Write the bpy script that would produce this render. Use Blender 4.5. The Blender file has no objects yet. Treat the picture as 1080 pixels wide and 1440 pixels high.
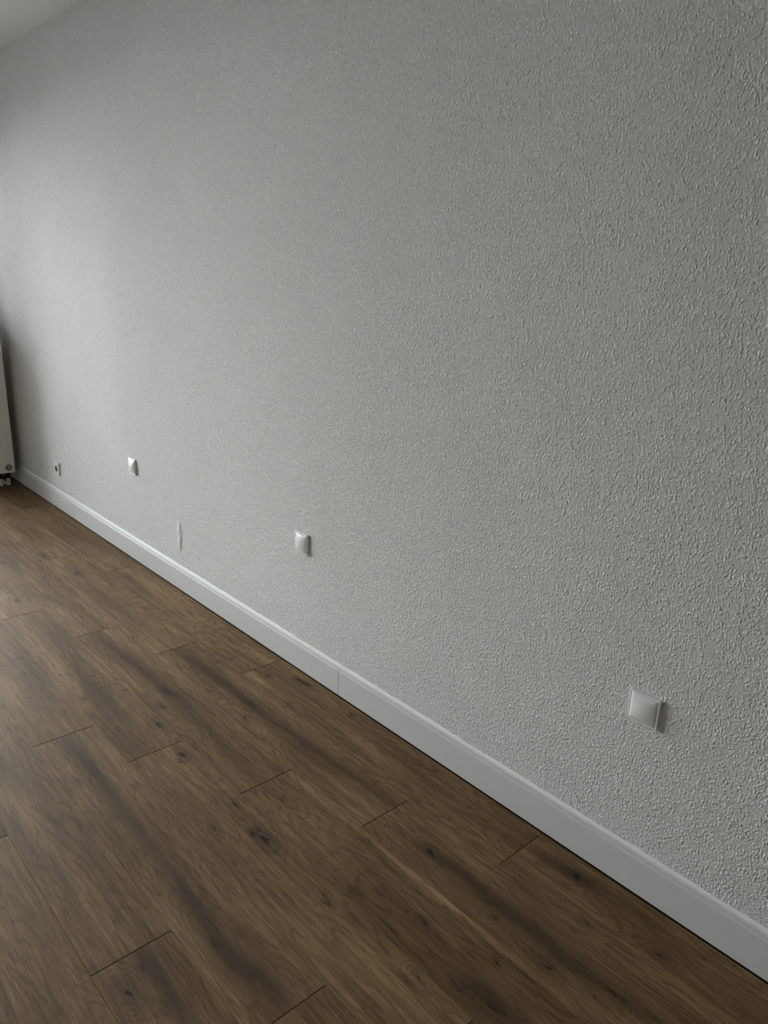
import bpy, bmesh, math, random
from mathutils import Vector, Matrix
S = bpy.context.scene
COL = S.collection
random.seed(7)
# ---------------- camera ----------------
F_PX, YAW, PITCH, ROLL = 1079.586, 0.83334, 0.30603, 0.03628
CAM = Vector((0.0, -1.57553, 1.50966))
fw = Vector((-math.sin(YAW)*math.cos(PITCH), math.cos(YAW)*math.cos(PITCH), -math.sin(PITCH)))
r0 = Vector((math.cos(YAW), math.sin(YAW), 0)); u0 = r0.cross(fw)
r = math.cos(ROLL)*r0 + math.sin(ROLL)*u0
u = -math.sin(ROLL)*r0 + math.cos(ROLL)*u0
cd = bpy.data.cameras.new('camera'); cam = bpy.data.objects.new('camera', cd); COL.objects.link(cam)
m3 = Matrix((r, u, -fw)).transposed()
cam.matrix_world = Matrix.Translation(CAM) @ m3.to_4x4()
cd.sensor_fit = 'VERTICAL'; cd.sensor_height = 24.0; cd.lens = F_PX/1440*24.0
cd.clip_start = 0.05; cd.clip_end = 300
S.camera = cam
# ---------------- sky, portals, exposure ----------------
W = bpy.data.worlds.new('world'); S.world = W; W.use_nodes = True
nt = W.node_tree; nt.nodes.clear()
wo = nt.nodes.new('ShaderNodeOutputWorld'); bg = nt.nodes.new('ShaderNodeBackground')
tc = nt.nodes.new('ShaderNodeTexCoord'); sx = nt.nodes.new('ShaderNodeSeparateXYZ'); cr = nt.nodes.new('ShaderNodeValToRGB')
nt.links.new(tc.outputs['Generated'], sx.inputs[0]); nt.links.new(sx.outputs['Z'], cr.inputs[0])
cr.color_ramp.elements[0].position = 0.0; cr.color_ramp.elements[0].color = (0.965, 0.985, 0.985, 1)
cr.color_ramp.elements[1].position = 0.8; cr.color_ramp.elements[1].color = (0.76, 0.88, 1.0, 1)
nt.links.new(cr.outputs[0], bg.inputs[0]); nt.links.new(bg.outputs[0], wo.inputs[0])
bg.inputs[1].default_value = 16.0
S.view_settings.view_transform = 'Standard'; S.view_settings.look = 'None'
S.view_settings.gamma = 1; S.view_settings.use_curve_mapping = False
S.view_settings.exposure = .20

# room: long wall face y=WY, window wall face x=XL, right wall XR, near wall YN
WY, XL, XR, YN, H = 0.015, -5.78, 3.2, -3.75, 2.605
DOR = dict(y0=-3.20, y1=-.47, z1=2.33)   # full-height balcony glazing in the left wall, beside the radiator's pier
WIN = dict(y0=-.47, y1=-.10, z0=1.09)                      # window joined to it, over the radiator
def portal(name, loc, rot, sx_, sy_):
    l = bpy.data.lights.new(name, 'AREA'); l.shape = 'RECTANGLE'; l.size = sx_; l.size_y = sy_; l.cycles.is_portal = True
    o = bpy.data.objects.new(name, l); o.location = loc; o.rotation_euler = rot; COL.objects.link(o); return o

# ---------------- helpers ----------------
def mesh_obj(name, bm, mat=None, parent=None, loc=None, smooth=False, kind=None):
    me = bpy.data.meshes.new(name); bmesh.ops.recalc_face_normals(bm, faces=bm.faces[:]); bm.to_mesh(me); bm.free()
    if mat: me.materials.append(mat)
    if smooth:
        for p in me.polygons: p.use_smooth = True
    o = bpy.data.objects.new(name, me); COL.objects.link(o)
    if parent: o.parent = parent
    if loc is not None: o.location = loc
    if kind: o['kind'] = kind
    return o
def empty(name, loc, label=None, cat=None, group=None, kind=None):
    o = bpy.data.objects.new(name, None); COL.objects.link(o); o.location = loc; o.empty_display_size = .05
    tag(o, label, cat, group, kind); return o
def tag(o, label=None, cat=None, group=None, kind=None):
    if label: o['label'] = label
    if cat: o['category'] = cat
    if group: o['group'] = group
    if kind: o['kind'] = kind
    return o
def box(bm, x0, x1, y0, y1, z0, z1, bev=0, seg=1):
    vs = [bm.verts.new((x, y, z)) for x in (x0, x1) for y in (y0, y1) for z in (z0, z1)]
    fs = [bm.faces.new([vs[i] for i in f]) for f in ((0,1,3,2),(4,6,7,5),(0,4,5,1),(2,3,7,6),(0,2,6,4),(1,5,7,3))]
    if bev:
        es = list({e for f in fs for e in f.edges})
        bmesh.ops.bevel(bm, geom=es, offset=bev, segments=seg, profile=.5, affect='EDGES')
    return bm
def bx(*a, **k): return box(bmesh.new(), *a, **k)
def cyl(bm, c, axis, rad, length, n=24, rad2=None, cap=True):
    """cylinder starting at c going along axis"""
    ax = Vector(axis).normalized(); q = ax.to_track_quat('Z', 'Y').to_matrix().to_4x4()
    M = Matrix.Translation(Vector(c) + ax*length/2) @ q
    bmesh.ops.create_cone(bm, cap_ends=cap, segments=n, radius1=rad, radius2=rad if rad2 is None else rad2, depth=length, matrix=M)
    return bm
def lathe(prof, c, axis, n=32):
    """prof: list of (radius, height along axis)"""
    bm = bmesh.new(); ax = Vector(axis).normalized(); q = ax.to_track_quat('Z', 'Y').to_matrix(); c = Vector(c)
    rings = []
    for rr, h in prof:
        if rr < 1e-6: rings.append([bm.verts.new(c + q @ Vector((0, 0, h)))])
        else: rings.append([bm.verts.new(c + q @ Vector((rr*math.cos(2*math.pi*i/n), rr*math.sin(2*math.pi*i/n), h))) for i in range(n)])
    for a, b in zip(rings, rings[1:]):
        for i in range(n):
            j = (i+1) % n
            if len(a) == 1 and len(b) > 1: bm.faces.new((a[0], b[i], b[j]))
            elif len(b) == 1 and len(a) > 1: bm.faces.new((a[i], a[j], b[0]))
            elif len(a) > 1: bm.faces.new((a[i], a[j], b[j], b[i]))
    return bm

# ---------------- materials ----------------
def new_mat(name):
    m = bpy.data.materials.new(name); m.use_nodes = True; n = m.node_tree; n.nodes.clear()
    o = n.nodes.new('ShaderNodeOutputMaterial'); b = n.nodes.new('ShaderNodeBsdfPrincipled'); n.links.new(b.outputs[0], o.inputs[0])
    return m, n, b
def N(n, t, **k):
    x = n.nodes.new(t)
    for a, v in k.items(): setattr(x, a, v)
    return x
def math_(n, op, a, b=None, c=None, clamp=False):
    x = n.nodes.new('ShaderNodeMath'); x.operation = op; x.use_clamp = clamp
    for i, v in enumerate((a, b, c)):
        if v is None: continue
        if isinstance(v, (int, float)): x.inputs[i].default_value = v
        else: n.links.new(v, x.inputs[i])
    return x.outputs[0]
def noise(n, vec, scale, detail=2, rough=.5, dist=0.0):
    x = n.nodes.new('ShaderNodeTexNoise'); x.inputs['Scale'].default_value = scale; x.inputs['Detail'].default_value = detail
    x.inputs['Roughness'].default_value = rough; x.inputs['Distortion'].default_value = dist
    if vec is not None: n.links.new(vec, x.inputs['Vector'])
    return x.outputs[0]
def mapping(n, vec, scale=(1,1,1), loc=(0,0,0), rot=(0,0,0)):
    x = n.nodes.new('ShaderNodeMapping'); x.inputs['Scale'].default_value = scale; x.inputs['Location'].default_value = loc; x.inputs['Rotation'].default_value = rot
    n.links.new(vec, x.inputs[0]); return x.outputs[0]
def ramp(n, fac, stops):
    x = n.nodes.new('ShaderNodeValToRGB'); cr = x.color_ramp
    while len(cr.elements) < len(stops): cr.elements.new(.5)
    for e, (p, c) in zip(cr.elements, stops): e.position = p; e.color = c if len(c) == 4 else (*c, 1)
    n.links.new(fac, x.inputs[0]); return x.outputs[0]
def plain(name, col, rough=.45, spec=.5, metal=0, wear=.02, bump=0.0):
    m, n, b = new_mat(name); tc = N(n, 'ShaderNodeTexCoord')
    f = noise(n, tc.outputs['Object'], 35, 3)
    lo = tuple(max(0, c*(1-wear)) for c in col); hi = tuple(min(1, c*(1+wear)) for c in col)
    n.links.new(ramp(n, f, [(.3, lo), (.7, hi)]), b.inputs['Base Color'])
    b.inputs['Roughness'].default_value = rough; b.inputs['Specular IOR Level'].default_value = spec; b.inputs['Metallic'].default_value = metal
    if bump:
        bp = N(n, 'ShaderNodeBump'); bp.inputs['Distance'].default_value = bump; bp.inputs['Strength'].default_value = .5
        n.links.new(noise(n, tc.outputs['Object'], 400, 2), bp.inputs['Height']); n.links.new(bp.outputs[0], b.inputs['Normal'])
    return m
def wallpaper(name, col, flip='XZ'):
    """white painted woodchip / rough plaster: fine grains slightly taller than wide"""
    m, n, b = new_mat(name); tc = N(n, 'ShaderNodeTexCoord')
    v = mapping(n, tc.outputs['Object'], (1.0, 1.0, 0.72))
    w = N(n, 'ShaderNodeTexNoise'); w.inputs['Scale'].default_value = 110; w.inputs['Detail'].default_value = 2; n.links.new(v, w.inputs['Vector'])
    vm = N(n, 'ShaderNodeVectorMath', operation='MULTIPLY_ADD'); n.links.new(w.outputs['Color'], vm.inputs[0]); vm.inputs[1].default_value = (.008, .008, .008); n.links.new(v, vm.inputs[2])
    big = noise(n, tc.outputs['Object'], 3.2, 2, .5)
    # irregular grains standing proud of the paper
    vo = N(n, 'ShaderNodeTexVoronoi'); vo.inputs['Scale'].default_value = 165; n.links.new(vm.outputs[0], vo.inputs['Vector'])
    gr = N(n, 'ShaderNodeMapRange', interpolation_type='SMOOTHSTEP'); n.links.new(vo.outputs['Distance'], gr.inputs[0]); gr.inputs[1].default_value = .12; gr.inputs[2].default_value = .62; gr.inputs[3].default_value = 1; gr.inputs[4].default_value = 0
    sc_ = N(n, 'ShaderNodeSeparateColor'); n.links.new(vo.outputs['Color'], sc_.inputs[0])
    grain = math_(n, 'MULTIPLY', gr.outputs[0], math_(n, 'ADD', .25, sc_.outputs[0]))
    g2 = noise(n, vm.outputs[0], 200, 3, .65)
    h = math_(n, 'ADD', grain, math_(n, 'MULTIPLY', g2, 1.1))
    rr = N(n, 'ShaderNodeMapRange', interpolation_type='SMOOTHSTEP'); n.links.new(h, rr.inputs[0]); rr.inputs[1].default_value = .45; rr.inputs[2].default_value = 1.15
    # sparse pinholes between grains
    vp = N(n, 'ShaderNodeTexVoronoi'); vp.inputs['Scale'].default_value = 75; n.links.new(v, vp.inputs['Vector'])
    pit = N(n, 'ShaderNodeMapRange'); n.links.new(vp.outputs['Distance'], pit.inputs[0]); pit.inputs[1].default_value = .08; pit.inputs[2].default_value = .22; pit.inputs[3].default_value = 1; pit.inputs[4].default_value = 0
    h = math_(n, 'SUBTRACT', h, math_(n, 'MULTIPLY', pit.outputs[0], .8))
    bp = N(n, 'ShaderNodeBump'); bp.inputs['Strength'].default_value = 1.0; bp.inputs['Distance'].default_value = 0.0022
    n.links.new(h, bp.inputs['Height']); n.links.new(bp.outputs[0], b.inputs['Normal'])
    c0 = tuple(c*.97 for c in col)
    # relief shade put into the colour: grains lighter, pits between them darker
    tn = math_(n, 'SUBTRACT', math_(n, 'ADD', .87, math_(n, 'MULTIPLY', rr.outputs[0], .20)), math_(n, 'MULTIPLY', pit.outputs[0], .10))
    cm = N(n, 'ShaderNodeVectorMath', operation='SCALE'); n.links.new(ramp(n, big, [(.3, c0), (.7, col)]), cm.inputs[0]); n.links.new(tn, cm.inputs['Scale'])
    n.links.new(cm.outputs[0], b.inputs['Base Color'])
    b.inputs['Roughness'].default_value = .85; b.inputs['Specular IOR Level'].default_value = .25
    return m
KNOTS= [(-1.484, -0.623, 0.0213, 1), (-1.539, -0.614, 0.0098, 0.9), (-1.527, -0.636, 0.0078, 0.7), (-1.662, -0.608, 0.0082, 0.8), (-1.62, -0.705, 0.0119, 0.7), (-1.978, -0.611, 0.0178, 0.8), (-1.954, -0.634, 0.0088, 0.6), (-2.056, -0.923, 0.011, 0.9), (-2.033, -0.344, 0.0164, 0.8), (-1.925, -0.306, 0.0092, 0.5), (-1.282, -1.11, 0.0204, 1), (-1.28, -0.897, 0.0087, 0.7), (-1.208, -0.625, 0.009, 1), (-1.228, -0.616, 0.0072, 0.8), (-1.168, -0.301, 0.0172, 1), (-0.898, -0.337, 0.009, 0.9), (-1.006, -0.484, 0.0088, 0.9), (-0.818, -0.431, 0.0069, 1), (-0.91, -0.625, 0.0083, 0.8), (-0.912, -0.596, 0.0101, 0.7), (-0.747, -0.532, 0.0165, 0.8), (-0.753, -0.171, 0.0073, 0.8), (-0.591, -0.122, 0.0109, 1), (-0.582, -0.296, 0.012, 0.9), (-0.612, -0.334, 0.0085, 0.8), (-0.748, -0.353, 0.0156, 0.8), (-0.854, -0.063, 0.0173, 0.8), (-2.236, -0.122, 0.0128, 0.8), (-2.095, -0.042, 0.0225, 1), (-2.129, -0.05, 0.0126, 0.8), (-1.814, -0.048, 0.0094, 0.9), (-2.116, -0.286, 0.0194, 1), (-2.36, -0.477, 0.0176, 1), (-2.282, -0.54, 0.0146, 1), (-2.189, -0.596, 0.0213, 0.7), (-2.347, -0.085, 0.0079, 0.7), (-4.02, -0.354, 0.0186, 0.9), (-3.462, -0.521, 0.0196, 0.6), (-3.663, -0.309, 0.0208, 0.8), (-2.506, -0.724, 0.0102, 0.6), (-2.367, -0.749, 0.0073, 0.7), (-3.493, -0.129, 0.017, 0.6), (-4.037, -0.551, 0.0148, 0.7), (-2.713, -0.733, 0.0107, 0.5)]
STREAKS= [(-4.062, -0.081, 0.281, 0.025, 0.062, 0.45), (-3.427, -0.13, 0.125, 0.0175, 0.001, 0.5), (-3.675, -0.298, 0.224, 0.025, -0.058, 0.5), (-3.24, -0.307, 0.255, 0.02, 0.012, 0.35), (-2.372, -0.288, 0.281, 0.0225, 0.007, 0.9), (-1.749, -0.27, 0.404, 0.0225, 0.043, 0.75), (-2.661, -0.485, 0.331, 0.0225, 0.026, 0.9), (-2.034, -0.488, 0.359, 0.025, -0.033, 0.6), (-3.063, -0.656, 0.26, 0.025, 0.014, 0.35), (-2.513, -0.671, 0.235, 0.0225, -0.038, 0.7), (-2.117, -0.867, 0.202, 0.02, -0.023, 0.9), (-1.729, -0.874, 0.224, 0.0225, -0.012, 0.6), (-1.405, -0.887, 0.132, 0.0225, -0.083, 0.8), (-1.165, -0.88, 0.131, 0.03, 0.143, 0.9), (-1.298, -1.044, 0.083, 0.025, -0.035, 1.0), (-1.176, -1.048, 0.051, 0.025, -0.039, 0.6), (-1.093, -0.3, 0.092, 0.025, 0.045, 0.6), (-0.869, -0.298, 0.17, 0.03, 0.004, 0.9), (-0.641, -0.299, 0.117, 0.02, 0.073, 0.6), (-0.894, -0.068, 0.129, 0.025, 0.103, 0.7), (-0.629, -0.067, 0.162, 0.025, -0.073, 0.3), (-1.126, -0.487, 0.158, 0.025, -0.057, 0.35), (-0.773, -0.52, 0.094, 0.03, 0.096, 0.8), (-2.732, -0.832, 0.319, 0.035, -0.087, 0.3), (-2.232, -1.06, 0.122, 0.025, -0.023, 0.5), (-5.565, -0.054, 0.453, 0.025, -0.132, 0.4), (-1.222, -0.828, 0.176, 0.025, 0.089, 0.35), (-1.803, -1.098, 0.279, 0.03, -0.058, 0.2), (-3.984, -0.531, 0.255, 0.025, -0.08, 0.4)]
LIGHTS= [(-1.441, -0.396, 0.273, 0.009, 0.007, 0.6), (-0.999, -0.393, 0.213, 0.011, 0.006, 0.9), (-0.71, -0.389, 0.105, 0.015, 0.029, 0.6), (-3.778, -0.17, 0.159, 0.01, -0.014, 0.6), (-2.754, -0.216, 0.122, 0.015, 0.164, 0.6), (-2.721, -0.726, 0.358, 0.025, -0.119, 0.5), (-1.139, -0.118, 0.132, 0.03, -0.12, 0.3), (-1.737, -0.106, 0.269, 0.03, -0.055, 0.3), (-2.02, -1.077, 0.164, 0.025, -0.061, 0.3), (-2.573, -0.711, 0.187, 0.0075, -0.156, 0.3)]


def wood_mat(name, knots=(), streaks=(), lights=(), tone=0.0, auto=.5):
    """oak print of one plank; features are (x, y, half length, half width, slope, strength) in plank coordinates"""
    m, n, b = new_mat(name); tc = N(n, 'ShaderNodeTexCoord'); oi = N(n, 'ShaderNodeObjectInfo')
    P = tc.outputs['Object']
    off = N(n, 'ShaderNodeCombineXYZ'); n.links.new(math_(n, 'MULTIPLY', oi.outputs['Random'], 37.0), off.inputs[0]); n.links.new(math_(n, 'MULTIPLY', oi.outputs['Random'], 11.0), off.inputs[1])
    va = N(n, 'ShaderNodeVectorMath', operation='ADD'); n.links.new(P, va.inputs[0]); n.links.new(off.outputs[0], va.inputs[1]); Q = va.outputs[0]
    # warped coordinate so marks get ragged outlines along the grain
    wn = N(n, 'ShaderNodeTexNoise'); wn.inputs['Scale'].default_value = 1; wn.inputs['Detail'].default_value = 3; n.links.new(mapping(n, Q, (14, 55, 1)), wn.inputs['Vector'])
    vm = N(n, 'ShaderNodeVectorMath', operation='MULTIPLY_ADD'); vs = N(n, 'ShaderNodeVectorMath', operation='SUBTRACT'); n.links.new(wn.outputs['Color'], vs.inputs[0]); vs.inputs[1].default_value = (.5, .5, .5)
    n.links.new(vs.outputs[0], vm.inputs[0]); vm.inputs[1].default_value = (.11, .034, 0); n.links.new(P, vm.inputs[2]); PW = vm.outputs[0]
    def blob(src, cx, cy, sx_, sy_, sl, st, w=2.0):
        mp = N(n, 'ShaderNodeMapping', vector_type='TEXTURE'); mp.inputs['Location'].default_value = (cx, cy, 0); mp.inputs['Rotation'].default_value = (0, 0, math.atan(sl)); mp.inputs['Scale'].default_value = (sx_, sy_, 1)
        n.links.new(src, mp.inputs[0]); ln = N(n, 'ShaderNodeVectorMath', operation='LENGTH'); n.links.new(mp.outputs[0], ln.inputs[0])
        mr = N(n, 'ShaderNodeMapRange', interpolation_type='SMOOTHSTEP'); n.links.new(ln.outputs['Value'], mr.inputs[0]); mr.inputs[1].default_value = 0; mr.inputs[2].default_value = w; mr.inputs[3].default_value = st; mr.inputs[4].default_value = 0
        return mr.outputs[0]
    def total(items):
        acc = None
        for it in items: acc = it if acc is None else math_(n, 'ADD', acc, it)
        return acc
    # growth ring field, bending round the knots
    field = math_(n, 'ADD', math_(n, 'MULTIPLY', noise(n, mapping(n, Q, (2.0, 11, 1)), 1, 1.0, .4), 9.0), math_(n, 'MULTIPLY', noise(n, mapping(n, Q, (9, 60, 1)), 1, 2, .5), .8))
    kb = total([blob(P, x, y, max(.012, s*2.2), max(.007, s*1.1), 0, st*2.2, 2.6) for x, y, s, st in knots])
    if kb is not None: field = math_(n, 'ADD', field, kb)
    ring = math_(n, 'ABSOLUTE', math_(n, 'SINE', math_(n, 'MULTIPLY', field, 5.2)))
    ringm = math_(n, 'POWER', math_(n, 'SUBTRACT', 1.0, ring), 2.5)
    ringm = math_(n, 'MULTIPLY', ringm, noise(n, mapping(n, Q, (3, 14, 1)), 1, 1, .5))
    # fine pores
    fine = noise(n, mapping(n, Q, (11, 270, 1)), 1, 3, .7)
    mid = noise(n, mapping(n, Q, (2.5, 55, 1)), 1, 3, .6)
    cloud = noise(n, mapping(n, Q, (1.6, 9, 1)), 1, 2, .5)
    # colour value
    v = math_(n, 'ADD', .5+tone, math_(n, 'MULTIPLY', math_(n, 'SUBTRACT', fine, .5), 1.15))
    v = math_(n, 'ADD', v, math_(n, 'MULTIPLY', math_(n, 'SUBTRACT', mid, .5), .85))
    v = math_(n, 'ADD', v, math_(n, 'MULTIPLY', math_(n, 'SUBTRACT', cloud, .5), .9))
    v = math_(n, 'SUBTRACT', v, math_(n, 'MULTIPLY', ringm, .42))
    if lights: v = math_(n, 'ADD', v, math_(n, 'MULTIPLY', total([blob(PW, *f) for f in lights]), .45))
    base = ramp(n, v, [(0.0, (.056,.029,.010)), (.38, (.150,.087,.037)), (.62, (.222,.134,.061)), (1.0, (.38,.25,.127))])
    # dark heartwood streaks
    dk = [blob(PW, *f) for f in streaks]
    sn = N(n, 'ShaderNodeMapRange', interpolation_type='SMOOTHSTEP'); n.links.new(noise(n, mapping(n, Q, (2.2, 13, 1), (5, 3, 0)), 1, 2, .5), sn.inputs[0]); sn.inputs[1].default_value = .56; sn.inputs[2].default_value = .78; sn.inputs[4].default_value = auto
    dk.append(sn.outputs[0])
    D = math_(n, 'MULTIPLY', total(dk), math_(n, 'ADD', .10, math_(n, 'ADD', math_(n, 'MULTIPLY', mid, .95), math_(n, 'MULTIPLY', fine, .5))), clamp=True)
    mx = N(n, 'ShaderNodeMix', data_type='RGBA'); n.links.new(math_(n, 'MULTIPLY', D, .88), mx.inputs['Factor']); n.links.new(base, mx.inputs['A']); mx.inputs['B'].default_value = (*(.052,.030,.015), 1)
    col = mx.outputs['Result']
    kk = []
    for x, y, s, st in knots:
        kk.append(blob(PW, x, y, s*.66, s*.45, 0, st*1.3, 1.15)); kk.append(blob(PW, x, y, s*2.8, s*1.15, 0, st*.55, 1.7))
    if auto > .3:
        vo = N(n, 'ShaderNodeTexVoronoi'); vo.inputs['Scale'].default_value = 1; n.links.new(mapping(n, Q, (2.4, 9, 1)), vo.inputs['Vector'])
        mr = N(n, 'ShaderNodeMapRange', interpolation_type='SMOOTHSTEP'); n.links.new(vo.outputs['Distance'], mr.inputs[0]); mr.inputs[1].default_value = .02; mr.inputs[2].default_value = .11; mr.inputs[3].default_value = .9; mr.inputs[4].default_value = 0; kk.append(mr.outputs[0])
    if kk:
        K = math_(n, 'MULTIPLY', total(kk), 1.0, clamp=True)
        mk = N(n, 'ShaderNodeMix', data_type='RGBA'); n.links.new(K, mk.inputs['Factor']); n.links.new(col, mk.inputs['A']); mk.inputs['B'].default_value = (.012, .009, .006, 1); col = mk.outputs['Result']
    n.links.new(col, b.inputs['Base Color'])
    n.links.new(math_(n, 'ADD', .52, math_(n, 'MULTIPLY', fine, .2)), b.inputs['Roughness']); b.inputs['Specular IOR Level'].default_value = .27
    bp = N(n, 'ShaderNodeBump'); bp.inputs['Strength'].default_value = .35; bp.inputs['Distance'].default_value = .0006
    n.links.new(fine, bp.inputs['Height']); n.links.new(bp.outputs[0], b.inputs['Normal'])
    return m

M_wall = wallpaper('white_woodchip_wall', (.72, .715, .70))
M_ceil = plain('ceiling_paint', (.74, .74, .73), .9, .2)
M_base = plain('baseboard_lacquer', (.61, .61, .605), .42, .45, wear=.01)
M_caulk = plain('white_caulk', (.78, .79, .79), .6, .3, bump=.0004)
M_joint = plain('dark_joint_shade', (.10, .10, .095), .8, .2)  # dark colour stands for the shade inside the board joints
M_patch = plain('smooth_wall_paint', (.66, .655, .645), .9, .2, bump=.0003)
M_plast = plain('white_switch_plastic', (.76, .755, .745), .28, .5, wear=.01)
M_well = plain('grey_socket_well', (.035, .035, .033), .4, .4)
M_metal = plain('chromed_metal', (.6, .6, .6), .25, .5, 1.0)
M_black = plain('black_rubber', (.015, .014, .013), .6, .3)
M_rad = plain('radiator_enamel', (.80, .775, .73), .35, .5, wear=.01)
M_radin = plain('radiator_inner_steel', (.30, .29, .28), .5, .4)
M_pvc = plain('window_plastic', (.80, .80, .80), .35, .5, wear=.01)
M_pipe = plain('white_pipe_sleeve', (.72, .71, .69), .4, .45)
M_sub = plain('dark_underlay', (.02, .018, .015), .9, .1)
M_slab = plain('pale_bounce_slab', (.50, .49, .47), .8, .2, wear=.08)  # pale so the added slab outside reflects more daylight
M_ground = plain('outside_paving', (.22, .22, .21), .9, .2, wear=.2)
M_door = plain('door_paint', (.72, .72, .71), .4, .45, wear=.01)
def glass_mat():
    m = bpy.data.materials.new('window_glass'); m.use_nodes = True; n = m.node_tree; n.nodes.clear()
    o = N(n, 'ShaderNodeOutputMaterial'); t = N(n, 'ShaderNodeBsdfTransparent'); g = N(n, 'ShaderNodeBsdfGlossy'); g.inputs['Roughness'].default_value = .02
    t.inputs[0].default_value = (.955, .955, .945, 1); f = N(n, 'ShaderNodeFresnel'); f.inputs[0].default_value = 1.45; mx = N(n, 'ShaderNodeMixShader')
    n.links.new(f.outputs[0], mx.inputs[0]); n.links.new(t.outputs[0], mx.inputs[1]); n.links.new(g.outputs[0], mx.inputs[2]); n.links.new(mx.outputs[0], o.inputs[0]); return m
M_glass = glass_mat()

# ---------------- room shell ----------------
T = .24
mesh_obj('wall_back', bx(XL-.3, XR+.2, WY, WY+.2, -.1, H+.1), M_wall, kind='structure')
wb = bpy.data.objects['wall_back']
def wall_with_hole(name, axis, a0, a1, pos0, pos1, hole, mat):
    """wall slab spanning a0..a1 along the other axis, with one rectangular hole"""
    bm = bmesh.new(); h0, h1, z0, z1 = hole
    for s0, s1, t0, t1 in ((a0, h0, -.1, H+.1), (h1, a1, -.1, H+.1), (h0, h1, -.1, z0), (h0, h1, z1, H+.1)):
        if t1-t0 < .001: continue
        if axis == 'x': box(bm, pos0, pos1, s0, s1, t0, t1)
        else: box(bm, s0, s1, pos0, pos1, t0, t1)
    return mesh_obj(name, bm, mat, kind='structure')
bm = bmesh.new()
for s0, s1, t0, t1 in ((YN-.2, DOR['y0'], -.1, H+.1), (DOR['y0'], DOR['y1'], -.1, .0), (DOR['y0'], DOR['y1'], DOR['z1'], H+.1), (DOR['y1'], WIN['y1'], -.1, WIN['z0']), (DOR['y1'], WIN['y1'], DOR['z1'], H+.1), (WIN['y1'], WY, -.1, H+.1)): box(bm, XL-.3, XL, s0, s1, t0, t1)
mesh_obj('wall_left', bm, M_wall, kind='structure')
mesh_obj('wall_right', bx(XR, XR+.2, YN-.2, WY, -.1, H+.1), M_wall, kind='structure')
wall_with_hole('wall_front', 'y', XL, XR, YN-.2, YN, (-1.2, -.3, -.1, 2.05), M_wall)
mesh_obj('ceiling', bx(XL-.3, XR+.2, YN-.2, WY+.2, H, H+.15), M_ceil, kind='structure')
flo = mesh_obj('floor', bx(XL, XR, YN, WY, -.10, -.010), M_sub, kind='structure')

# door in the near wall, behind the camera's left shoulder
dr = empty('door_1', (-.75, YN, 0), kind='structure')
mesh_obj('door_leaf', bx(-.43, .43, -.09, -.05, .008, 2.03, .003), M_door, dr)
fr = bmesh.new(); box(fr, -.50, -.44, -.12, .012, 0, 2.05, .004); box(fr, .44, .50, -.12, .012, 0, 2.05, .004); box(fr, -.50, .50, -.12, .012, 2.051, 2.11, .004)
mesh_obj('door_frame', fr, M_door, dr)
hb = bmesh.new(); cyl(hb, (.36, -.05, 1.05), (0, 1, 0), .024, .008); cyl(hb, (.36, -.045, 1.05), (0, 1, 0), .009, .05, 12); cyl(hb, (.365, .0, 1.05), (-1, 0, 0), .009, .12, 12)
mesh_obj('door_handle', hb, M_metal, dr)

# glazing in the window wall: plastic frame, sashes with panes, handles
def sash(parent, ya, yb, z0, z1, hs):
    sb = bmesh.new()
    for a in ((-.02, .05, ya, ya+.042, z0, z1), (-.02, .05, yb-.042, yb, z0, z1), (-.02, .05, ya+.042, yb-.042, z0, z0+.055), (-.02, .05, ya+.042, yb-.042, z1-.055, z1)): box(sb, *a, bev=.004)
    so = mesh_obj('window_sash', sb, M_pvc, parent)
    mesh_obj('window_pane', bx(.010, .016, ya+.038, yb-.038, z0+.05, z1-.05), M_glass, so)
    hb = bmesh.new(); yh = ya+.022 if hs < 0 else yb-.022; zh = (z0+z1)/2
    box(hb, .05, .056, yh-.014, yh+.014, zh-.035, zh+.035, .002); box(hb, .056, .10, yh-.007, yh+.007, zh+.007, zh+.021, .002); box(hb, .088, .100, yh-.009, yh+.009, zh-.105, zh+.007, .003)
    mesh_obj('window_handle', hb, M_pvc, so)
def glazing(name, y0, y1, z0, z1, leaves):
    w = empty(name, (XL-.085, (y0+y1)/2, z0), kind='structure'); hw = (y1-y0)/2; hh = z1-z0
    fb = bmesh.new(); parts = [(-.035, .035, -hw, -hw+.03, 0, hh), (-.035, .035, hw-.03, hw, 0, hh), (-.035, .035, -hw+.03, hw-.03, 0, .05), (-.035, .035, -hw+.03, hw-.03, hh-.05, hh)]
    bay = 2*hw/leaves
    for i in range(1, leaves): parts.append((-.035, .035, -hw+bay*i-.025, -hw+bay*i+.025, .05, hh-.05))
    for a in parts: box(fb, *a, bev=.004)
    mesh_obj('window_frame', fb, M_pvc, w)
    for i in range(leaves): sash(w, -hw+bay*i+.032, -hw+bay*(i+1)-.032, .052, hh-.052, -1 if i % 2 else 1)
glazing('window_1', DOR['y0'], DOR['y1'], .002, DOR['z1'], 2)
glazing('window_2', WIN['y0'], WIN['y1'], WIN['z0'], DOR['z1'], 1)
portal('window_daylight', (XL-.305, (WIN['y0']+WIN['y1'])/2, (WIN['z0']+DOR['z1'])/2), (0, -math.pi/2, 0), DOR['z1']-WIN['z0'], WIN['y1']-WIN['y0'])
portal('balcony_daylight', (XL-.305, (DOR['y0']+DOR['y1'])/2, DOR['z1']/2), (0, -math.pi/2, 0), DOR['z1'], DOR['y1']-DOR['y0'])
mesh_obj('added_bounce_slab', bx(XL-1.9, XL-.302, -3.9, .2, -.16, -.03), M_slab, kind='structure')  # unseen pale slab, added to bounce daylight in through the glazing
mesh_obj('ground', bx(-70, XL-.3, -40, 40, -3.3, -3.1), M_ground, kind='structure')

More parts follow.
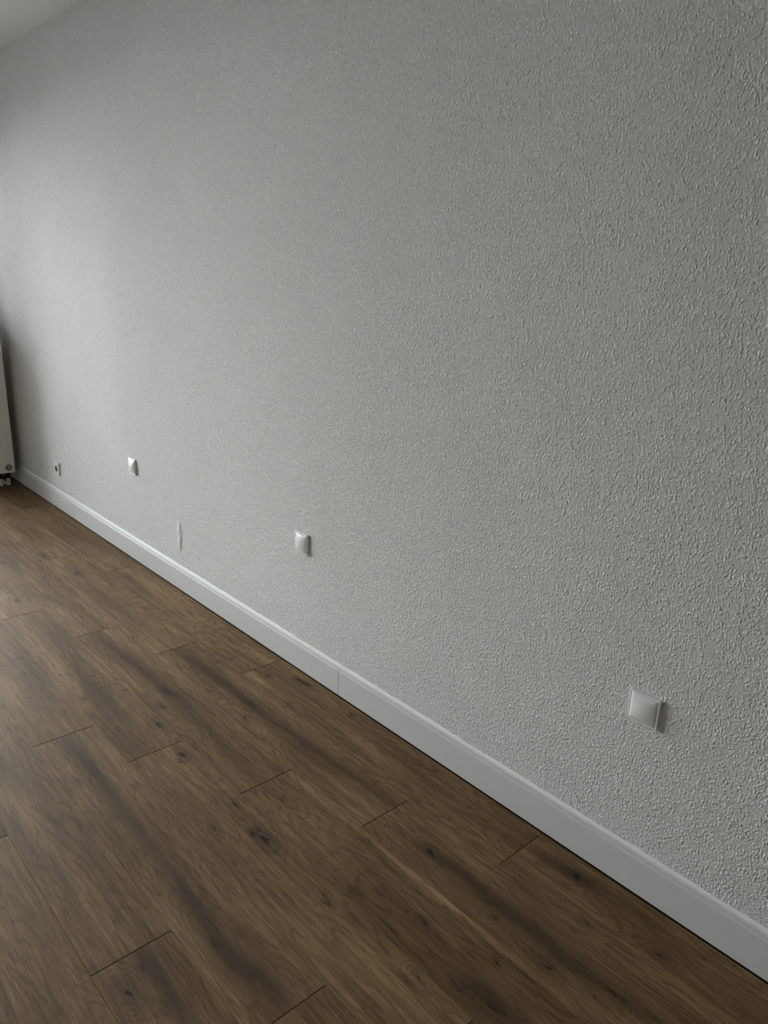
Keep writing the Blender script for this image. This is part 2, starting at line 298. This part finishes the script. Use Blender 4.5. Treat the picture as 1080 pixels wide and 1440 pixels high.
# ---------------- plank floor ----------------
PW_, PL_ = .192, 1.292
anchors = {0: -1.014, 1: -1.359, 2: -1.698, 3: -2.049, 4: -1.023, 5: -1.373, 6: -1.947}
for k in range(7, 20): anchors[k] = -1.0 - random.choice((0, .35, .7)) - random.uniform(0, .3)
tones = {}
shared = [wood_mat('oak_plank_plain', tone=-.02), wood_mat('oak_plank_pale', tone=.08), wood_mat('oak_plank_brown', tone=-.11)]
def inside(f, x0, x1, y0, y1): return x0-.02 < f[0] < x1+.02 and y0-.004 <= f[1] < y1+.004
np_ = 0
for k in range(20):
    y1 = -PW_*k-.0012; y0 = max(y1-PW_, YN)
    if k == 0: ytop = -.0030   # expansion gap shows as a dark line under the baseboard
    else: ytop = y1
    if ytop-y0 < .03: continue
    a = anchors[k]
    while a > XL: a -= PL_
    while a < XR:
        x0, x1 = max(a, XL+.004), min(a+PL_, XR-.004); a += PL_
        if x1-x0 < .02: continue
        g = .0005
        kn = [f for f in KNOTS if inside(f, x0, x1, y0, y1)]
        st = [f for f in STREAKS if inside(f, x0, x1, y0, y1)]
        li = [f for f in LIGHTS if inside(f, x0, x1, y0, y1)]
        cx, cy = (x0+x1)/2, (y0+ytop)/2
        if kn or st or li:
            mat = wood_mat('oak_plank_print', [(f[0]-cx, f[1]-cy, f[2], f[3]) for f in kn], [(f[0]-cx+dx*f[2], f[1]-cy+dy*f[3], f[2]*a_, f[3]*b_, f[4], f[5]*s_) for f in st for dx, dy, a_, b_, s_ in ((0, 0, 1.1, 1.6, .72), (.1, .2, .8, .6, .75), (-.45, -.5, .35, .35, .45))], [(f[0]-cx, f[1]-cy, *f[2:]) for f in li], tone=random.uniform(-.09, .09), auto=.22)
        else: mat = shared[np_ % 3]
        np_ += 1
        bm = bmesh.new(); hx, hy = (x1-x0)/2-.0009, (ytop-y0)/2-.0002; c = .0008
        lo = [bm.verts.new((sx_*hx, sy_*hy, -.009)) for sx_, sy_ in ((-1,-1),(1,-1),(1,1),(-1,1))]
        md = [bm.verts.new((sx_*hx, sy_*hy, -.0007)) for sx_, sy_ in ((-1,-1),(1,-1),(1,1),(-1,1))]
        hi = [bm.verts.new((sx_*(hx-c), sy_*(hy-c), 0)) for sx_, sy_ in ((-1,-1),(1,-1),(1,1),(-1,1))]
        for A, B in ((lo, md), (md, hi)):
            for i in range(4): bm.faces.new((A[i], A[(i+1)%4], B[(i+1)%4], B[i]))
        bm.faces.new(hi); bm.faces.new(lo)
        mesh_obj('plank', bm, mat, flo, loc=(cx, cy, 0))

# ---------------- baseboards ----------------
BH = .116
def board_profile():
    # (distance out from the wall, height): flat face, small step, slim bead, sloped top
    return [(0, .0026), (.0146, .0026), (.0152, .0037), (.0152, BH-.0150), (.0140, BH-.0130), (.0112, BH-.0120), (.0108, BH-.0090), (.0120, BH-.0075), (.0118, BH-.0030), (.0100, BH-.0008), (.0080, BH), (0, BH)]
def board(parent, a0, a1, fn, name='board_piece'):
    pr = board_profile(); bm = bmesh.new()
    A = [bm.verts.new(fn(a0, d, z)) for d, z in pr]; B = [bm.verts.new(fn(a1, d, z)) for d, z in pr]
    for i in range(len(pr)):
        j = (i+1) % len(pr); bm.faces.new((A[i], A[j], B[j], B[i]))
    bm.faces.new(A); bm.faces.new(B)
    return mesh_obj(name, bm, M_base, parent)
bb = empty('baseboard_back', (0, WY, 0), kind='structure')
cuts = [XL+.001, -4.506, -1.952, .60, XR-.001]
for a, b in zip(cuts, cuts[1:]):
    if b > a: board(bb, a+.0014, b-.0014, lambda s, d, z: (s, -d, z))
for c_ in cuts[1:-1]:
    mesh_obj('joint_shade_strip', bx(c_-.0012, c_+.0012, -.0142, -.0005, .004, BH-.016), M_joint, bb)  # thin dark strip added to give the joint gap its shade
bl = empty('baseboard_left', (XL, 0, 0), kind='structure')
for a, b in ((YN+.02, DOR['y0']-.002), (DOR['y1']+.002, -.003)): board(bl, a, b, lambda s, d, z: (d, s, z))
br = empty('baseboard_right', (XR, 0, 0), kind='structure'); board(br, YN+.02, -.003, lambda s, d, z: (-d, s, z))
bf = empty('baseboard_front', (0, YN, 0), kind='structure')
for a, b in ((XL+.02, -1.26), (-.24, XR-.02)): board(bf, a, b, lambda s, d, z: (s, d, z))
# hand-laid acrylic bead between wallpaper and baseboard (slightly uneven)
bm = bmesh.new(); rnd = random.Random(3); nseg = 620; prev = None; hgt = .006
for i in range(nseg+1):
    x = XL+.002+(XR-XL-.004)*i/nseg; hgt += rnd.uniform(-.0011, .0011) + (.0062-hgt)*.2
    ring = [bm.verts.new((x, WY-.0090, BH-.0007)), bm.verts.new((x, WY-.0045, BH+.0018)), bm.verts.new((x, WY-.0014, BH+hgt*.75)), bm.verts.new((x, WY+.001, BH+hgt+.002)), bm.verts.new((x, WY+.001, BH-.002))]
    if prev:
        for j in range(5): bm.faces.new((prev[j], prev[(j+1)%5], ring[(j+1)%5], ring[j]))
    prev = ring
mesh_obj('trim_1', bm, M_caulk, smooth=True, kind='structure')

# ---------------- wall plates ----------------
def rrect(w, rad, n=5):
    pts = []
    for cx, cy, a0 in ((w-rad, w-rad, 0), (-w+rad, w-rad, 90), (-w+rad, -w+rad, 180), (w-rad, -w+rad, 270)):
        for i in range(n+1):
            a = math.radians(a0+90*i/n); pts.append((cx+rad*math.cos(a), cy+rad*math.sin(a)))
    return pts
def loft(rings):
    bm = bmesh.new(); R = [[bm.verts.new(p) for p in r_] for r_ in rings]
    for a, b in zip(R, R[1:]):
        for i in range(len(a)): bm.faces.new((a[i], a[(i+1)%len(a)], b[(i+1)%len(a)], b[i]))
    return bm, R
def frame_plate(parent, inner):
    """square frame, outer edge rounded, hollow in the middle; local -y faces the room"""
    o = .0405
    prof = [(o, 0.0, .003), (o, -.0075, .003), (o-.0006, -.0085, .003), (o-.002, -.0090, .003), (inner+.0008, -.0090, .0025), (inner, -.0084, .0022), (inner, -.002, .0022)]
    bm, R = loft([[(x, d, z) for x, z in rrect(w, rd)] for w, d, rd in prof])
    return mesh_obj('frame', bm, M_plast, parent, smooth=False)
def blank_plate(x, z, label, tilt=0):
    t = empty('blank_wall_plate', (x, WY, z), label, 'wall plate', 'blank square wall plates'); t.rotation_euler = (0, math.radians(tilt), 0)
    inner = .0352; frame_plate(t, inner+.0006)
    bm = bmesh.new(); nn = 14; grid = []
    for i in range(nn+1):
        row = []
        for j in range(nn+1):
            a, c = -1+2*i/nn, -1+2*j/nn
            e = max(abs(a), abs(c)); d = .0088 + .007*(1-a*a)**.8*(1-c*c)**.8 if e < 1 else .0088
            row.append(bm.verts.new((a*inner, -d, c*inner)))
        grid.append(row)
    for i in range(nn):
        for j in range(nn): bm.faces.new((grid[i][j], grid[i+1][j], grid[i+1][j+1], grid[i][j+1]))
    es = [e for e in bm.edges if len(e.link_faces) == 1]
    ex = bmesh.ops.extrude_edge_only(bm, edges=es)
    for v in [g_ for g_ in ex['geom'] if isinstance(g_, bmesh.types.BMVert)]: v.co.y = -.002
    mesh_obj('cover', bm, M_plast, t, smooth=True)
    return t
blank_plate(-.7795, .512, 'white square blank wall plate with pillowed face, largest one at lower right')
blank_plate(-2.195, .527, 'white square blank wall plate right of the torn wallpaper spot')
blank_plate(-3.658, .512, 'white blank wall plate far along the wall, next after the round-holed power socket')
def power_socket(x, z):
    t = empty('power_socket', (x, WY, z), 'white power socket with dark round plug well, nearest the radiator', 'socket')
    inner = .0275; frame_plate(t, inner+.0005)
    # insert: square plate with a round opening
    n_ = 24; bm = bmesh.new(); sq = rrect(inner, .002, 5)
    def ang(p): return math.atan2(p[1], p[0])
    o1 = [bm.verts.new((p[0], -.0100, p[1])) for p in sq]; o0 = [bm.verts.new((p[0], -.002, p[1])) for p in sq]
    ci = [bm.verts.new((.0215*math.cos(ang(p)), -.0100, .0215*math.sin(ang(p)))) for p in sq]
    for i in range(24):
        j = (i+1) % 24; bm.faces.new((o0[i], o0[j], o1[j], o1[i])); bm.faces.new((o1[i], o1[j], ci[j], ci[i]))
    mesh_obj('insert', bm, M_plast, t)
    bm = lathe([(.0215, .0100), (.0212, -.010), (.0205, -.0125), (0, -.0125)], (0, 0, 0), (0, -1, 0), 32)
    w_ = mesh_obj('plug_well', bm, M_well, t, smooth=False); w_['label'] = 'dark grey recessed round well'
    hb = bmesh.new()
    for s in (-1, 1): cyl(hb, (s*.0095, .0122, 0), (0, -1, 0), .0028, .0006, 14)
    mesh_obj('pin_hole', hb, M_black, w_)
    for s in (-1, 1): mesh_obj('earth_clip', bx(-.003, .003, -.0095, .0105, s*.0195-.0012, s*.0195+.0012, .0004), M_metal, w_)
    return t
power_socket(-4.775, .262)

# torn and patched wallpaper spot, part of the wall
def patch():
    bm = bmesh.new(); rnd = random.Random(5)
    cx, cz = -3.185, .270; n_ = 26; ring = []; ring2 = []
    for i in range(n_):
        a = 2*math.pi*i/n_; rx, rz = .026*(1+rnd.uniform(-.18, .18)), .082*(1+rnd.uniform(-.10, .10))
        ring.append(bm.verts.new((cx+rx*math.cos(a), WY+.0002, cz+rz*math.sin(a))))
        ring2.append(bm.verts.new((cx+rx*.88*math.cos(a), WY-.0016, cz+rz*.92*math.sin(a))))
    c = bm.verts.new((cx, WY-.0020, cz))
    for i in range(n_):
        j = (i+1) % n_; bm.faces.new((ring[i], ring[j], ring2[j], ring2[i])); bm.faces.new((ring2[i], ring2[j], c))
    o = mesh_obj('paper_patch', bm, M_patch, wb, smooth=True); o['label'] = 'smooth torn spot in the textured wallpaper'
    # lifted flaps
    for x, z, w, h, l in ((cx+.004, cz+.038, .010, .046, .006), (cx-.012, cz+.012, .008, .03, .004), (cx+.006, cz-.022, .009, .024, .006), (cx-.010, cz-.045, .008, .026, .004)):
        bm = bmesh.new(); ns = 6; rows = []
        for k in range(ns+1):
            t_ = k/ns; wz = z-h/2+h*t_; ww = w*math.sin(math.pi*min(max(t_, .04), .96)); lf = l*math.sin(math.pi*t_)
            rows.append([bm.verts.new((x-ww, WY-.0012, wz)), bm.verts.new((x-ww*.3, WY-.0015-lf*.15, wz)), bm.verts.new((x+ww*.25, WY-.002-lf*.3, wz)), bm.verts.new((x+ww*.3, WY-.0012, wz))])
        for a, b in zip(rows, rows[1:]):
            for k in range(3): bm.faces.new((a[k], a[k+1], b[k+1], b[k]))
        mesh_obj('paper_flap', bm, M_patch, wb)
patch()

# ---------------- radiator ----------------
RX, RY1, RY0, RZ0, RZ1, RD = -5.465, -.038, -.358, .096, 1.058, .175
rad = empty('radiator', (RX-RD/2, (RY0+RY1)/2, RZ0), 'white flat-panel radiator on valve pipes in the corner at the left edge', 'radiator')
ox, oy, oz = rad.location
def L(x0, x1, y0, y1, z0, z1, **k): return bx(x0-ox, x1-ox, y0-oy, y1-oy, z0-oz, z1-oz, **k)
mesh_obj('front_panel', L(RX-.012, RX, RY0, RY1, RZ0, RZ1, bev=.004, seg=3), M_rad, rad)
mesh_obj('back_panel', L(RX-RD, RX-RD+.012, RY0+.01, RY1-.01, RZ0+.01, RZ1-.01, bev=.004), M_rad, rad)
for yy in (RY1-.012, RY0+.006):
    bm = bmesh.new(); x0, x1 = RX-RD+.0125, RX-.0165
    # slotted side cover
    for q in range(9):
        z0_ = RZ0+.012+q*(RZ1-RZ0-.03)/9; 
        box(bm, x0-ox, x1-ox, yy-oy, yy+.004-oy, z0_-oz, z0_+.072-oz)
    box(bm, x0-ox, x0+.018-ox, yy-.0045-oy, yy-oy, RZ0+.008-oz, RZ1-.012-oz); box(bm, x1-.018-ox, x1-ox, yy-.0045-oy, yy-oy, RZ0+.008-oz, RZ1-.012-oz)
    mesh_obj('side_cover', bm, M_rad, rad)
bm = bmesh.new()
nb = 15
for q in range(nb):
    yq = RY0+.02+q*(RY1-RY0-.04)/nb; box(bm, RX-RD+.0125-ox, RX-.0125-ox, yq-oy, yq+.010-oy, RZ1-.010-oz, RZ1-.004-oz)
for xq in (RX-RD+.0125, RX-RD/2-.006, RX-.0245): box(bm, xq-ox, xq+.012-ox, RY0+.02-oy, RY1-.02-oy, RZ1-.016-oz, RZ1-.010-oz)
mesh_obj('top_grille', bm, M_rad, rad)
bm = bmesh.new()
for q in range(7):
    yq = RY0+.03+q*(RY1-RY0-.06)/7; box(bm, RX-RD+.013-ox, RX-.013-ox, yq-oy, yq+.02-oy, RZ0+.03-oz, RZ1-.03-oz)
mesh_obj('convector_core', bm, M_radin, rad)
def plug(y, z, name):
    c = (RX-ox, y-oy, z-oz)
    o = mesh_obj(name, lathe([(.0, -.002), (.0205, -.002), (.0205, .0004), (.0195, .0012), (.0150, .0012), (.0145, .0006)], c, (1, 0, 0), 28), M_black, rad, smooth=False)
    o['label'] = 'dark ring of a round plug'
    mesh_obj('plug_cap', lathe([(.0148, -.001), (.0148, .004), (.0135, .0050), (.006, .0050), (.0055, .0035), (0, .0035)], c, (1, 0, 0), 28), M_metal, o)
plug(-.078, .134, 'drain_plug'); plug(-.066, .990, 'vent_plug')
# valve block and two sleeved pipes down to the floor
bm = bmesh.new()
for yy in (-.075, -.125):
    cyl(bm, (-5.520-ox, yy-oy, RZ0+.012-oz), (0, 0, -1), .013, .026, 16); cyl(bm, (-5.520-ox, yy-oy, RZ0-.012-oz), (0, 0, -1), .0185, .020, 6); cyl(bm, (-5.520-ox, yy-oy, RZ0-.031-oz), (0, 0, -1), .0165, .014, 20)
box(bm, -5.534-ox, -5.506-ox, -.140-oy, -.060-oy, RZ0-.018-oz, RZ0-.004-oz, bev=.003)
vb = mesh_obj('valve_block', bm, M_black, rad); vb['label'] = 'dark valve block under the radiator'
for yy in (-.075, -.125):
    bm = cyl(bmesh.new(), (-5.520-ox, yy-oy, .0-oz), (0, 0, 1), .0125, RZ0-.044, 20)
    mesh_obj('pipe_sleeve', bm, M_pipe, rad)
for yy in (-.10, -.29):
    bm = bmesh.new(); x0, x1 = RX-RD-.022-ox, RX-RD-ox
    for q in (box(bm, x0, x1, yy-.02-oy, yy+.02-oy, .006-oz, RZ1-.10-oz), box(bm, x0-.03, x1+.09, yy-.03-oy, yy+.03-oy, .0-oz, .006-oz)): pass
    mesh_obj('floor_stand', bm, M_rad, rad)
